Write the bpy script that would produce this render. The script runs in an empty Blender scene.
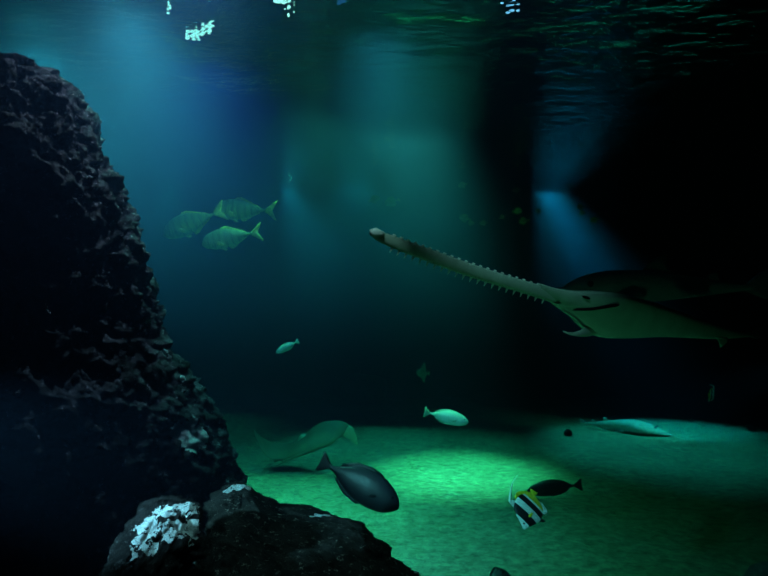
import bpy, bmesh, math, random
from mathutils import Vector, Matrix, noise
random.seed(7)
sc = bpy.context.scene
COL = sc.collection
F = 665.0                      # focal length in pixels (768 px wide frame)
CAM_Z = 1.9
PITCH = math.atan(12 / F)
SURF_Z = 3.63

def P(px, py, d):
    """point at distance Y = d that the photograph shows at pixel px, py"""
    x = (px - 384) / F; y = (288 - py) / F
    dx = x
    dy = math.cos(PITCH) - y * math.sin(PITCH)
    dz = math.sin(PITCH) + y * math.cos(PITCH)
    s = d / dy
    return Vector((dx * s, d, CAM_Z + dz * s))

# ------------------------------------------------------------------ materials
def mat(name):
    m = bpy.data.materials.new(name); m.use_nodes = True
    nt = m.node_tree
    for n in list(nt.nodes): nt.nodes.remove(n)
    out = nt.nodes.new('ShaderNodeOutputMaterial')
    return m, nt, out
def N(nt, t, **kw):
    n = nt.nodes.new(t)
    for k, v in kw.items():
        if k in n.inputs: n.inputs[k].default_value = v
        else: setattr(n, k, v)
    return n
def ramp(nt, stops, interp='LINEAR'):
    r = nt.nodes.new('ShaderNodeValToRGB'); r.color_ramp.interpolation = interp
    e = r.color_ramp.elements
    while len(e) < len(stops): e.new(0.5)
    for i, (p, c) in enumerate(stops):
        e[i].position = p; e[i].color = (c[0], c[1], c[2], 1) if len(c) == 3 else c
    return r
def g(v): return (v, v, v)
def bsdf(nt, out, rough=0.5, spec=0.3):
    b = nt.nodes.new('ShaderNodeBsdfPrincipled')
    b.inputs['Roughness'].default_value = rough
    b.inputs['Specular IOR Level'].default_value = spec
    nt.links.new(b.outputs[0], out.inputs['Surface'])
    return b
def mixc(nt, fac, a, b):
    m = nt.nodes.new('ShaderNodeMix'); m.data_type = 'RGBA'
    def put(sock, v):
        if isinstance(v, bpy.types.NodeSocket): nt.links.new(v, sock)
        elif isinstance(v, (int, float)): sock.default_value = v
        else: sock.default_value = (v[0], v[1], v[2], 1)
    put(m.inputs[0], fac); put(m.inputs[6], a); put(m.inputs[7], b)
    return m.outputs[2]

def m_simple(name, c, rough=0.5, spec=0.3, mottle=0.0, scale=30):
    m, nt, out = mat(name); b = bsdf(nt, out, rough, spec)
    if mottle:
        t = N(nt, 'ShaderNodeTexCoord'); n = N(nt, 'ShaderNodeTexNoise', Scale=scale, Detail=4.0)
        nt.links.new(t.outputs['Object'], n.inputs['Vector'])
        lo = tuple(v * (1 - mottle) for v in c); hi = tuple(min(1, v * (1 + mottle)) for v in c)
        r = ramp(nt, [(0.35, lo), (0.65, hi)]); nt.links.new(n.outputs[0], r.inputs[0])
        nt.links.new(r.outputs[0], b.inputs['Base Color'])
    else:
        b.inputs['Base Color'].default_value = (*c, 1)
    return m
def m_counter(name, back, belly, z0, z1, mottle=0.15, scale=40, rough=0.4, spec=0.4, bars=None, barmix=0.8):
    """fish skin: back colour above, belly colour below (object Z), soft scale mottling, optional dark bars along X"""
    m, nt, out = mat(name); b = bsdf(nt, out, rough, spec)
    t = N(nt, 'ShaderNodeTexCoord'); s = N(nt, 'ShaderNodeSeparateXYZ')
    nt.links.new(t.outputs['Object'], s.inputs[0])
    mr = N(nt, 'ShaderNodeMapRange'); mr.inputs[1].default_value = z0; mr.inputs[2].default_value = z1
    nt.links.new(s.outputs[2], mr.inputs[0])
    c = mixc(nt, mr.outputs[0], belly, back)
    if bars:
        w = N(nt, 'ShaderNodeTexWave', Scale=bars, Distortion=1.5, Detail=1.0); w.bands_direction = 'X'
        nt.links.new(t.outputs['Object'], w.inputs['Vector'])
        r = ramp(nt, [(0.05, g(0.2)), (0.4, g(1.0))]); nt.links.new(w.outputs['Fac'], r.inputs[0])
        mm = N(nt, 'ShaderNodeMix'); mm.data_type = 'RGBA'; mm.blend_type = 'MULTIPLY'
        mm.inputs[0].default_value = barmix
        nt.links.new(c, mm.inputs[6]); nt.links.new(r.outputs[0], mm.inputs[7]); c = mm.outputs[2]
    v = N(nt, 'ShaderNodeTexVoronoi', Scale=scale)
    nt.links.new(t.outputs['Object'], v.inputs['Vector'])
    r2 = ramp(nt, [(0.0, g(1.0)), (0.8, g(1 - mottle))]); nt.links.new(v.outputs['Distance'], r2.inputs[0])
    mm = N(nt, 'ShaderNodeMix'); mm.data_type = 'RGBA'; mm.blend_type = 'MULTIPLY'; mm.inputs[0].default_value = 1
    nt.links.new(c, mm.inputs[6]); nt.links.new(r2.outputs[0], mm.inputs[7])
    nt.links.new(mm.outputs[2], b.inputs['Base Color'])
    return m

def m_rock(name, dark=(0.03, 0.03, 0.035), light=(0.14, 0.13, 0.13), patches=(), bump=1.0, scale=7.0, thr=0.5, speck=3.5):
    """rough reef rock; patches = (centre, radius) where a chalk-white crust grows"""
    m, nt, out = mat(name); b = bsdf(nt, out, 0.85, 0.15)
    geo = N(nt, 'ShaderNodeTexCoord')
    n1 = N(nt, 'ShaderNodeTexNoise', Scale=scale, Detail=8.0, Roughness=0.65)
    nt.links.new(geo.outputs['Object'], n1.inputs['Vector'])
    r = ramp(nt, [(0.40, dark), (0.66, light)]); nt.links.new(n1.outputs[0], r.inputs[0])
    col = r.outputs[0]
    n2 = N(nt, 'ShaderNodeTexNoise', Scale=scale * 3.0, Detail=8.0, Roughness=0.8)
    nt.links.new(geo.outputs['Object'], n2.inputs['Vector'])
    # pale grit specks
    r3 = ramp(nt, [(0.57, g(0)), (0.64, g(1))]); nt.links.new(n2.outputs[0], r3.inputs[0])
    col = mixc(nt, r3.outputs[0], col, tuple(min(1, v * speck) for v in light))
    if patches:
        tot = None
        for (c, rad) in patches:
            vd = N(nt, 'ShaderNodeVectorMath', operation='DISTANCE'); vd.inputs[1].default_value = c
            nt.links.new(geo.outputs['Object'], vd.inputs[0])
            mr = N(nt, 'ShaderNodeMapRange'); mr.inputs[1].default_value = rad; mr.inputs[2].default_value = rad * 0.45
            nt.links.new(vd.outputs['Value'], mr.inputs[0])
            if tot is None: tot = mr.outputs[0]
            else:
                mx = N(nt, 'ShaderNodeMath', operation='MAXIMUM')
                nt.links.new(tot, mx.inputs[0]); nt.links.new(mr.outputs[0], mx.inputs[1]); tot = mx.outputs[0]
        n3 = N(nt, 'ShaderNodeTexNoise', Scale=42.0, Detail=6.0, Roughness=0.65)
        nt.links.new(geo.outputs['Object'], n3.inputs['Vector'])
        ad = N(nt, 'ShaderNodeMath', operation='MULTIPLY_ADD'); ad.inputs[1].default_value = 0.33
        nh = N(nt, 'ShaderNodeMath', operation='MULTIPLY'); nh.inputs[1].default_value = 0.6; nt.links.new(n3.outputs[0], nh.inputs[0])
        nt.links.new(tot, ad.inputs[0]); nt.links.new(nh.outputs[0], ad.inputs[2])
        r4 = ramp(nt, [((thr + 0.50) * 0.6, g(0)), ((thr + 0.54) * 0.6, g(1))]); nt.links.new(ad.outputs[0], r4.inputs[0])
        col = mixc(nt, r4.outputs[0], col, (0.72, 0.84, 0.95))
    nt.links.new(col, b.inputs['Base Color'])
    bp = N(nt, 'ShaderNodeBump', Strength=bump, Distance=0.06)
    nt.links.new(n2.outputs[0], bp.inputs['Height']); nt.links.new(bp.outputs[0], b.inputs['Normal'])
    return m

def m_sand():
    m, nt, out = mat('sand'); b = bsdf(nt, out, 0.9, 0.1)
    t = N(nt, 'ShaderNodeTexCoord')
    n1 = N(nt, 'ShaderNodeTexNoise', Scale=1.6, Detail=6.0, Roughness=0.6)
    n2 = N(nt, 'ShaderNodeTexNoise', Scale=11.0, Detail=6.0, Roughness=0.8)
    for n in (n1, n2): nt.links.new(t.outputs['Object'], n.inputs['Vector'])
    r = ramp(nt, [(0.3, (0.40, 0.40, 0.26)), (0.7, (0.58, 0.57, 0.39))]); nt.links.new(n1.outputs[0], r.inputs[0])
    r2 = ramp(nt, [(0.36, g(0.5)), (0.64, g(1.3))]); nt.links.new(n2.outputs[0], r2.inputs[0])
    mm = N(nt, 'ShaderNodeMix'); mm.data_type = 'RGBA'; mm.blend_type = 'MULTIPLY'; mm.inputs[0].default_value = 1
    nt.links.new(r.outputs[0], mm.inputs[6]); nt.links.new(r2.outputs[0], mm.inputs[7])
    nt.links.new(mm.outputs[2], b.inputs['Base Color'])
    bp = N(nt, 'ShaderNodeBump', Strength=0.8, Distance=0.03)
    nt.links.new(n2.outputs[0], bp.inputs['Height']); nt.links.new(bp.outputs[0], b.inputs['Normal'])
    return m

# ------------------------------------------------------------------ objects
def link_mesh(name, verts, faces, m, parent=None, smooth=True, mats=None, fmi=None):
    me = bpy.data.meshes.new(name); me.from_pydata([tuple(v) for v in verts], [], faces); me.update()
    bm = bmesh.new(); bm.from_mesh(me)
    bmesh.ops.recalc_face_normals(bm, faces=bm.faces); bm.to_mesh(me); bm.free()
    for mm in (mats or [m]): me.materials.append(mm)
    if fmi:
        for p, i in zip(me.polygons, fmi): p.material_index = i
    if smooth:
        for p in me.polygons: p.use_smooth = True
    o = bpy.data.objects.new(name, me); COL.objects.link(o)
    if parent: o.parent = parent
    return o
def tag(o, label, cat, group=None, kind=None):
    o['label'] = label; o['category'] = cat
    if group: o['group'] = group
    if kind: o['kind'] = kind
    return o
def empty(name, label, cat, group=None):
    o = bpy.data.objects.new(name, None); o.empty_display_size = 0.1; COL.objects.link(o)
    return tag(o, label, cat, group)
def dup(root, label, group=None):
    r = root.copy(); COL.objects.link(r); r['label'] = label
    if group: r['group'] = group
    for ch in list(root.children):
        c = ch.copy(); COL.objects.link(c); c.parent = r
        for gch in ch.children:
            d = gch.copy(); COL.objects.link(d); d.parent = c
    return r

def interp(tab, t):
    """smooth (Catmull-Rom) interpolation in a table of tuples whose first entry is the parameter"""
    n = len(tab)
    if t <= tab[0][0]: return tab[0][1:]
    if t >= tab[-1][0]: return tab[-1][1:]
    i = max(k for k in range(n - 1) if tab[k][0] <= t)
    u = (t - tab[i][0]) / (tab[i + 1][0] - tab[i][0])
    res = []
    for c in range(1, len(tab[0])):
        p1, p2 = tab[i][c], tab[i + 1][c]
        h = tab[i + 1][0] - tab[i][0]
        m1 = (p2 - tab[i - 1][c]) / (tab[i + 1][0] - tab[i - 1][0]) * h if i > 0 else p2 - p1
        m2 = (tab[i + 2][c] - p1) / (tab[i + 2][0] - tab[i][0]) * h if i + 2 < n else p2 - p1
        u2, u3 = u * u, u * u * u
        res.append((2*u3 - 3*u2 + 1)*p1 + (u3 - 2*u2 + u)*m1 + (-2*u3 + 3*u2)*p2 + (u3 - u2)*m2)
    return tuple(res)

def loft(name, rings, m, parent=None, mats=None, fmi_fn=None):
    """closed skin through rings of equal point counts, both ends capped"""
    n = len(rings[0]); verts = [v for r in rings for v in r]; faces = []; fmi = []
    for i in range(len(rings) - 1):
        for k in range(n):
            k2 = (k + 1) % n
            faces.append((i*n + k, i*n + k2, (i+1)*n + k2, (i+1)*n + k))
            fmi.append(fmi_fn(i, k) if fmi_fn else 0)
    for i in (0, len(rings) - 1):
        c = sum((Vector(v) for v in rings[i]), Vector()) / n
        verts.append(c); ci = len(verts) - 1
        for k in range(n):
            faces.append((ci, i*n + k, i*n + (k+1) % n)); fmi.append(fmi_fn(i, k) if fmi_fn else 0)
    return link_mesh(name, verts, faces, m, parent, mats=mats, fmi=fmi if fmi_fn else None)

def fish_body(profile, L, m, parent, nr=30, ns=22):
    """profile rows: t, top, bottom, half width, all in body lengths; nose at +X"""
    rings = []
    for i in range(nr + 1):
        t = i / nr; t = t * t * (3 - 2 * t) * 0.5 + t * 0.5
        top, bot, w = interp(profile, t)
        mid = (top + bot) / 2; h = max(0.002, (top - bot) / 2); w = max(0.002, w)
        ring = []
        for k in range(ns):
            a = 2 * math.pi * k / ns
            ring.append(Vector(((0.5 - t) * L, w * L * math.cos(a), (mid + h * math.sin(a)) * L)))
        rings.append(ring)
    return loft('body', rings, m, parent)

def fin(name, outline, L, m, parent, th=0.006, y=0.0, rot=None, at=None):
    """a membrane: outline in body lengths (x, z), thickest along the middle, with a rounded double skin"""
    pts = [Vector((x * L, 0, z * L)) for x, z in outline]
    c = sum(pts, Vector()) / len(pts)
    n = len(pts); verts = []; faces = []
    inner = [c.lerp(p, 0.72) for p in pts]
    t = th * L
    verts += pts
    verts += [p + Vector((0, t, 0)) for p in inner]; verts += [p - Vector((0, t, 0)) for p in inner]
    verts += [c + Vector((0, t * 1.2, 0)), c - Vector((0, t * 1.2, 0))]
    for k in range(n):
        k2 = (k + 1) % n
        faces += [(k, k2, n + k2, n + k), (k2, k, 2*n + k, 2*n + k2),
                  (n + k, n + k2, 3*n), (2*n + k2, 2*n + k, 3*n + 1)]
    if rot is not None:
        o0 = Vector((at[0] * L, at[1] * L, at[2] * L))
        verts = [rot @ v + o0 for v in verts]
    elif y:
        verts = [v + Vector((0, y * L, 0)) for v in verts]
    return link_mesh(name, verts, faces, m, parent)

def ball(name, c, r, m, parent, seg=12, scale=(1, 1, 1)):
    bm = bmesh.new(); bmesh.ops.create_uvsphere(bm, u_segments=seg, v_segments=seg // 2 + 2, radius=r)
    for v in bm.verts: v.co = Vector((v.co.x * scale[0], v.co.y * scale[1], v.co.z * scale[2])) + Vector(c)
    me = bpy.data.meshes.new(name); bm.to_mesh(me); bm.free(); me.materials.append(m)
    for p in me.polygons: p.use_smooth = True
    o = bpy.data.objects.new(name, me); COL.objects.link(o)
    if parent: o.parent = parent
    return o

def place(o, px, py, d, ang, yaw=0.0, flip=False, scale=1.0, roll=0.0):
    """heading ang: degrees in the picture plane (0 = right, 90 = up); yaw > 0 turns the nose away from the camera"""
    a, s = math.radians(ang), math.radians(yaw)
    fx = Vector((math.cos(a) * math.cos(s), math.sin(s), math.sin(a) * math.cos(s)))
    up = Vector((-math.sin(a), 0, math.cos(a)))
    if flip: up = -up
    up = (up - fx * up.dot(fx)).normalized()
    if roll: up = Matrix.Rotation(math.radians(roll), 3, fx) @ up
    sy = up.cross(fx)
    M = Matrix((fx, sy, up)).transposed().to_4x4()
    o.matrix_world = Matrix.Translation(P(px, py, d)) @ M @ Matrix.Scale(scale, 4)

EYE = m_simple('fish_eye', (0.01, 0.01, 0.012), 0.1, 0.6)

# ------------------------------------------------------------------ water, floor, walls
X0, X1, Y0, Y1 = -8.0, 9.0, -1.2, 13.2
def grid(name, x0, x1, y0, y1, nx, ny, zf, m):
    v = []; f = []
    for j in range(ny + 1):
        for i in range(nx + 1):
            x = x0 + (x1 - x0) * i / nx; y = y0 + (y1 - y0) * j / ny
            v.append((x, y, zf(x, y)))
    for j in range(ny):
        for i in range(nx):
            a = j * (nx + 1) + i; f.append((a, a + 1, a + nx + 2, a + nx + 1))
    return link_mesh(name, v, f, m)
def sand_z(x, y):
    p = Vector((x, y, 0))
    return 0.035 * noise.noise(p * 0.6) + 0.012 * noise.noise(p * 2.3) + 0.006 * noise.noise(p * 6.0)
fl = grid('floor', X0, X1, Y0, Y1, 220, 190, sand_z, m_sand()); fl['kind'] = 'structure'
fl['label'] = 'pale sand floor of the tank under a green pool of light'; fl['category'] = 'floor'

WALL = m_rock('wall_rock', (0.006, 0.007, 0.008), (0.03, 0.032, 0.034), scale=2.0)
def wall(name, a, b, z0=-0.1, z1=4.6, amp=0.18, nu=90, nv=40):
    a, b = Vector(a), Vector(b); nrm = (b - a).cross(Vector((0, 0, 1))).normalized()
    v = []; f = []
    for j in range(nv + 1):
        for i in range(nu + 1):
            p = a.lerp(b, i / nu) + Vector((0, 0, z0 + (z1 - z0) * j / nv))
            v.append(p + nrm * amp * noise.fractal(p * 0.8, 1.0, 2.0, 4))
    for j in range(nv):
        for i in range(nu):
            q = j * (nu + 1) + i; f.append((q, q + 1, q + nu + 2, q + nu + 1))
    o = link_mesh(name, v, f, WALL); o['kind'] = 'structure'; return o
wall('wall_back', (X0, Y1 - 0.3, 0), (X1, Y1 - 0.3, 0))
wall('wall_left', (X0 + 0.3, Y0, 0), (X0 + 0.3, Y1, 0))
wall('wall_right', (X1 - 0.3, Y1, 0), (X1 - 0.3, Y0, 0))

# water body: single-scattering haze plus the blue-green absorption of deep water
m, nt, out = mat('water_body')
vs = N(nt, 'ShaderNodeVolumeScatter', Density=0.025, Anisotropy=0.1); vs.inputs['Color'].default_value = (0.25, 0.5, 1.0, 1)
# fine bubbles and particles hang below the surface, the deep water is clearer
gp = N(nt, 'ShaderNodeNewGeometry'); sx = N(nt, 'ShaderNodeSeparateXYZ'); nt.links.new(gp.outputs['Position'], sx.inputs[0])
hz = N(nt, 'ShaderNodeMapRange'); hz.interpolation_type = 'SMOOTHSTEP'
for i_, v_ in ((1, 1.2), (2, SURF_Z), (3, 0.006), (4, 0.066)): hz.inputs[i_].default_value = v_
nt.links.new(sx.outputs[2], hz.inputs[0]); nt.links.new(hz.outputs[0], vs.inputs['Density'])
va = N(nt, 'ShaderNodeVolumeAbsorption', Density=0.80); va.inputs['Color'].default_value = (0.42, 0.73, 0.70, 1)
ad = N(nt, 'ShaderNodeAddShader')
nt.links.new(vs.outputs[0], ad.inputs[0]); nt.links.new(va.outputs[0], ad.inputs[1])
nt.links.new(ad.outputs[0], out.inputs['Volume'])
bm = bmesh.new(); bmesh.ops.create_cube(bm, size=1.0)
for v in bm.verts:
    v.co = Vector((X0 + 0.8 if v.co.x < 0 else X1 - 0.8, Y0 if v.co.y < 0 else Y1 - 0.8, -0.15 if v.co.z < 0 else SURF_Z))
me = bpy.data.meshes.new('water'); bm.to_mesh(me); bm.free(); me.materials.append(m)
water = bpy.data.objects.new('water', me); COL.objects.link(water)
tag(water, 'hazy blue green water filling the whole tank', 'water', kind='stuff')

# rippled surface seen from below: mirror beyond the critical angle, clear when looked through steeply
m, nt, out = mat('water_surface')
fr = N(nt, 'ShaderNodeFresnel', IOR=1.33)
tr = N(nt, 'ShaderNodeBsdfTransparent'); gl = N(nt, 'ShaderNodeBsdfGlossy', Roughness=0.07)
gl.inputs['Color'].default_value = (0.95, 0.97, 0.97, 1)
tcs = N(nt, 'ShaderNodeTexCoord'); mp = N(nt, 'ShaderNodeMapping'); mp.inputs['Scale'].default_value = (5.0, 9.0, 5.0)
nz_ = N(nt, 'ShaderNodeTexNoise', Scale=1.0, Detail=3.0, Roughness=0.5); bp = N(nt, 'ShaderNodeBump', Strength=0.55, Distance=0.03)
nt.links.new(tcs.outputs['Object'], mp.inputs[0]); nt.links.new(mp.outputs[0], nz_.inputs['Vector'])
nt.links.new(nz_.outputs[0], bp.inputs['Height']); nt.links.new(bp.outputs[0], gl.inputs['Normal'])
mx = N(nt, 'ShaderNodeMixShader')
nt.links.new(fr.outputs[0], mx.inputs[0]); nt.links.new(tr.outputs[0], mx.inputs[1]); nt.links.new(gl.outputs[0], mx.inputs[2])
nt.links.new(mx.outputs[0], out.inputs['Surface'])
def wave_z(x, y):
    p = Vector((x * 1.0, y * 1.6, 0.3))
    return SURF_Z - 0.015 + 0.012 * noise.noise(p * 1.2) + 0.008 * noise.noise(p * 3.4) + 0.004 * noise.noise(p * 8.0)
ws = grid('water_surface', X0 + 0.8, X1 - 0.8, Y0 + 0.02, Y1 - 0.8, 260, 260, wave_z, m)
tag(ws, 'rippled underside of the water surface along the top', 'water surface', kind='structure')

# ------------------------------------------------------------------ rocks
from mathutils.bvhtree import BVHTree
def sight(o, px, py):
    """first point of object o's mesh on the sight line through a pixel, in world space"""
    off = o.matrix_world.translation if o.parent is None else Vector(o.parent.location)
    bv = BVHTree.FromPolygons([v.co + off for v in o.data.vertices], [tuple(p.vertices) for p in o.data.polygons])
    c = Vector((0, 0, CAM_Z)); d = (P(px, py, 1.0) - c).normalized()
    h = bv.ray_cast(c, d)
    return h[0]
def crust(o, spots_, m_args):
    ps = []
    for px, py, r in spots_:
        h = sight(o, px, py)
        if h is not None: ps.append((tuple(h), r / F * h.y))
    o.data.materials.clear(); o.data.materials.append(m_rock(patches=ps, **m_args))
def rock(name, d, levels, m, label, amp=0.07, nz=90, na=120, freq=1.0, cat='rock', seed=0.0, group=None, p=2.3, ledges=()):
    """levels: z, left x, right x, y centre, y radius"""
    lv = sorted(levels); z0, z1 = lv[0][0], lv[-1][0]
    rings = []
    off = Vector((seed, seed * 1.7, seed * 0.6))
    pts = []
    for j in range(nz + 1):
        z = z0 + (z1 - z0) * j / nz
        xl, xr, yc, ry = interp(lv, z)
        cx, rx = (xl + xr) / 2, max(0.01, (xr - xl) / 2); ry = max(0.01, ry)
        ring = []
        for k in range(na):
            a = 2 * math.pi * k / na
            ca, sa = math.cos(a), math.sin(a)
            x = cx + rx * math.copysign(abs(ca) ** (2 / p), ca); y = yc + ry * math.copysign(abs(sa) ** (2 / p), sa)
            q = Vector((x, y, z)); nrm = Vector((ca / rx, sa / ry, 0)).normalized()
            w = q * freq + off
            h = 0.8 * noise.fractal(w * 1.6, 1.0, 2.1, 5) + 0.55 * noise.ridged_multi_fractal(w * 4.0, 0.9, 2.1, 6, 1.0, 2.0)
            h += 0.60 * noise.fractal(w * 11, 0.45, 2.3, 5) - 0.35 * max(0, noise.noise(w * 9) - 0.25)
            h *= amp
            if sa < 0:
                for lx, lz, lr, lh in ledges: h += lh * math.exp(-(((q.x - lx) / lr) ** 2 + ((q.z - lz) / (lr * (0.55 if q.z > lz else 1.1))) ** 2))
            ring.append((q, nrm, h))
        pts.append(ring)
    hs = [h for r in pts for _, _, h in r]; mean = sum(hs) / len(hs); sd = (sum((h - mean) ** 2 for h in hs) / len(hs)) ** 0.5
    for r in pts:
        rings.append([q + nrm * (h - mean - 0.8 * sd) + Vector((0, 0, 0.25 * (h - mean))) for q, nrm, h in r])
    o = loft(name, rings, m)
    return tag(o, label, cat, group)

def lvl(d, rows, yscale=1.0):
    out = []
    for (py, l, r, ry) in rows:
        a, b = P(l, py, d), P(r, py, d)
        out.append((a.z, a.x, b.x, d, ry))
    return out
def to_floor(d, l, r, ry): 
    return [(-0.08, (l - 384) / F * d, (r - 384) / F * d, d, ry)]

PD = 3.2
pil = lvl(PD, [(50, -140, -70, 0.05), (56, -160, -20, 0.2), (62, -180, 14, 0.32), (69, -200, 42, 0.4), (80, -220, 62, 0.46), (98, -220, 78, 0.52),
               (122, -220, 92, 0.57), (150, -220, 102, 0.6), (190, -220, 121, 0.63), (235, -220, 134, 0.67), (300, -220, 147, 0.7),
               (345, -220, 157, 0.72), (385, -220, 188, 0.75), (425, -220, 216, 0.78), (470, -220, 238, 0.8), (520, -220, 248, 0.82)]) + to_floor(PD, -240, 268, 0.85)
def front(rows):
    """keep the far rim, not the middle, at the distance the outline was read for"""
    return [(z, l, r, y - 0.85 * ry, ry) for z, l, r, y, ry in rows]
TMP = m_simple('rock_plain', (0.02, 0.02, 0.02))
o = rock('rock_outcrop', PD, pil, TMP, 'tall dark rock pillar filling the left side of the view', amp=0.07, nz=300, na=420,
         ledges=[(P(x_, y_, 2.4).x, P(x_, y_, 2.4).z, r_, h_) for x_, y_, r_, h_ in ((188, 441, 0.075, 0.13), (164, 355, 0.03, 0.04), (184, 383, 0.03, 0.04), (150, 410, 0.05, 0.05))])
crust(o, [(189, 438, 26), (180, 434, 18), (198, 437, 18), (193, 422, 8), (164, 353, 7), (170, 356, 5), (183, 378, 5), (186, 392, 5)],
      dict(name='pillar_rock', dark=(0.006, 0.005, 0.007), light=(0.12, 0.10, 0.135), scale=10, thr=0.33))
MD = 2.42
mnd = front(lvl(MD, [(482, 228, 242, 0.03), (486, 216, 258, 0.10), (493, 218, 274, 0.17), (504, 219, 303, 0.22), (509, 220, 342, 0.25), (515, 220, 365, 0.28),
               (529, 220, 386, 0.32), (544, 220, 402, 0.36), (566, 219, 428, 0.4), (610, 226, 476, 0.44)])) + front(to_floor(MD, 240, 560, 0.5))
o = rock('reef_mound', MD, mnd, TMP, 'low dark rock mound sloping down to the sand in front', amp=0.03, nz=220, na=360, freq=1.8, seed=4.2)
crust(o, [(236, 488, 13), (228, 491, 9), (246, 487, 9), (318, 515, 8), (326, 515, 7), (312, 516, 5), (417, 572, 6), (423, 574, 5)],
      dict(name='mound_rock', dark=(0.004, 0.004, 0.004), light=(0.040, 0.038, 0.038), scale=14, thr=0.42, speck=8))
BD = 1.96
bld = front(lvl(BD, [(496, 158, 202, 0.03), (500, 148, 209, 0.09), (509, 140, 211, 0.11), (522, 130, 213, 0.14), (538, 123, 208, 0.15), (552, 121, 202, 0.15),
               (580, 114, 190, 0.14)])) + front(to_floor(BD, 90, 185, 0.16))
o = rock('crusted_rock', BD, bld, TMP, 'knobbly boulder with bright blue white crust at bottom left', amp=0.035, nz=200, na=300, freq=2.4, seed=9.1)
crust(o, [(165, 510, 27), (187, 507, 27), (150, 528, 26), (174, 530, 24), (194, 530, 20), (138, 543, 17), (150, 548, 15), (190, 545, 13), (186, 558, 8), (132, 555, 10), (203, 514, 14)],
      dict(name='crusted_rock', dark=(0.004, 0.004, 0.006), light=(0.022, 0.022, 0.027), scale=14, thr=0.47, speck=6))
SD = 1.5
o = rock('low_rock', SD, front(lvl(SD, [(567, 190, 205, 0.02), (573, 172, 222, 0.07), (586, 155, 240, 0.1)])) + front(to_floor(SD, 130, 260, 0.12)),
     m_rock('low_rock', (0.005, 0.005, 0.005), (0.05, 0.05, 0.05), scale=14), 'grey rock tip poking up below the crusted boulder', amp=0.02, nz=70, na=120, freq=2, seed=2.5)

def stone(px, py, d, rx, ry, rz, m, label, name='stone', seed=0.0, amp=0.2, group=None, cat='stone'):
    bm = bmesh.new(); bmesh.ops.create_icosphere(bm, subdivisions=4, radius=1.0)
    for v in bm.verts:
        h = 1 + amp * noise.fractal(v.co * 1.6 + Vector((seed, seed, 0)), 1.0, 2.0, 4)
        v.co = Vector((v.co.x * rx, v.co.y * ry, v.co.z * rz)) * h
    me = bpy.data.meshes.new(name); bm.to_mesh(me); bm.free(); me.materials.append(m)
    for p in me.polygons: p.use_smooth = True
    o = bpy.data.objects.new(name, me); COL.objects.link(o)
    q = P(px, py, d)
    lo = min(v.co.z for v in me.vertices)
    o.location = (q.x, q.y, sand_z(q.x, q.y) - lo - 0.012)
    return tag(o, label, cat, group)
SM = m_rock('stone_rock', (0.02, 0.02, 0.02), (0.07, 0.07, 0.07), scale=12)
PALE = m_rock('pale_rock', (0.2, 0.2, 0.2), (0.4, 0.4, 0.4), scale=12)
stone(568, 437, 9.3, 0.055, 0.05, 0.05, SM, 'small dark stone on sand left of the resting guitarfish', seed=1)
stone(752, 429, 9.7, 0.07, 0.06, 0.05, SM, 'dark stone on dim blue sand near the right edge', seed=2)
stone(772, 600, 4.0, 0.16, 0.14, 0.16, PALE, 'round pale stone cut off by the bottom right corner', seed=3, amp=0.08)
stone(364, 405, 11.9, 0.42, 0.3, 0.28, PALE, 'low dim boulder against the back wall behind the ray', name='boulder', seed=5, cat='boulder')
stone(262, 408, 11.6, 0.5, 0.3, 0.22, SM, 'wide dark boulder at the back by the pillar edge', name='boulder', seed=6, cat='boulder')
stone(505, 406, 11.9, 0.6, 0.3, 0.14, SM, 'flat dark boulder at the back behind the pale fish', name='boulder', seed=8, cat='boulder')

# ------------------------------------------------------------------ fish
def pec(parent, L, m, at, size, side, sweep=-35, spread=35):
    out = [(0, 0.12), (-0.35, 0.22), (-0.9, 0.12), (-1.0, -0.08), (-0.55, -0.22), (0, -0.1)]
    rot = Matrix.Rotation(math.radians(-side * spread), 3, 'Z') @ Matrix.Rotation(math.radians(sweep), 3, 'Y')
    return fin('pectoral_fin', [(x * size, z * size) for x, z in out], L, m, parent, th=0.005, rot=rot, at=(at[0], side * at[1], at[2]))

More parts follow.
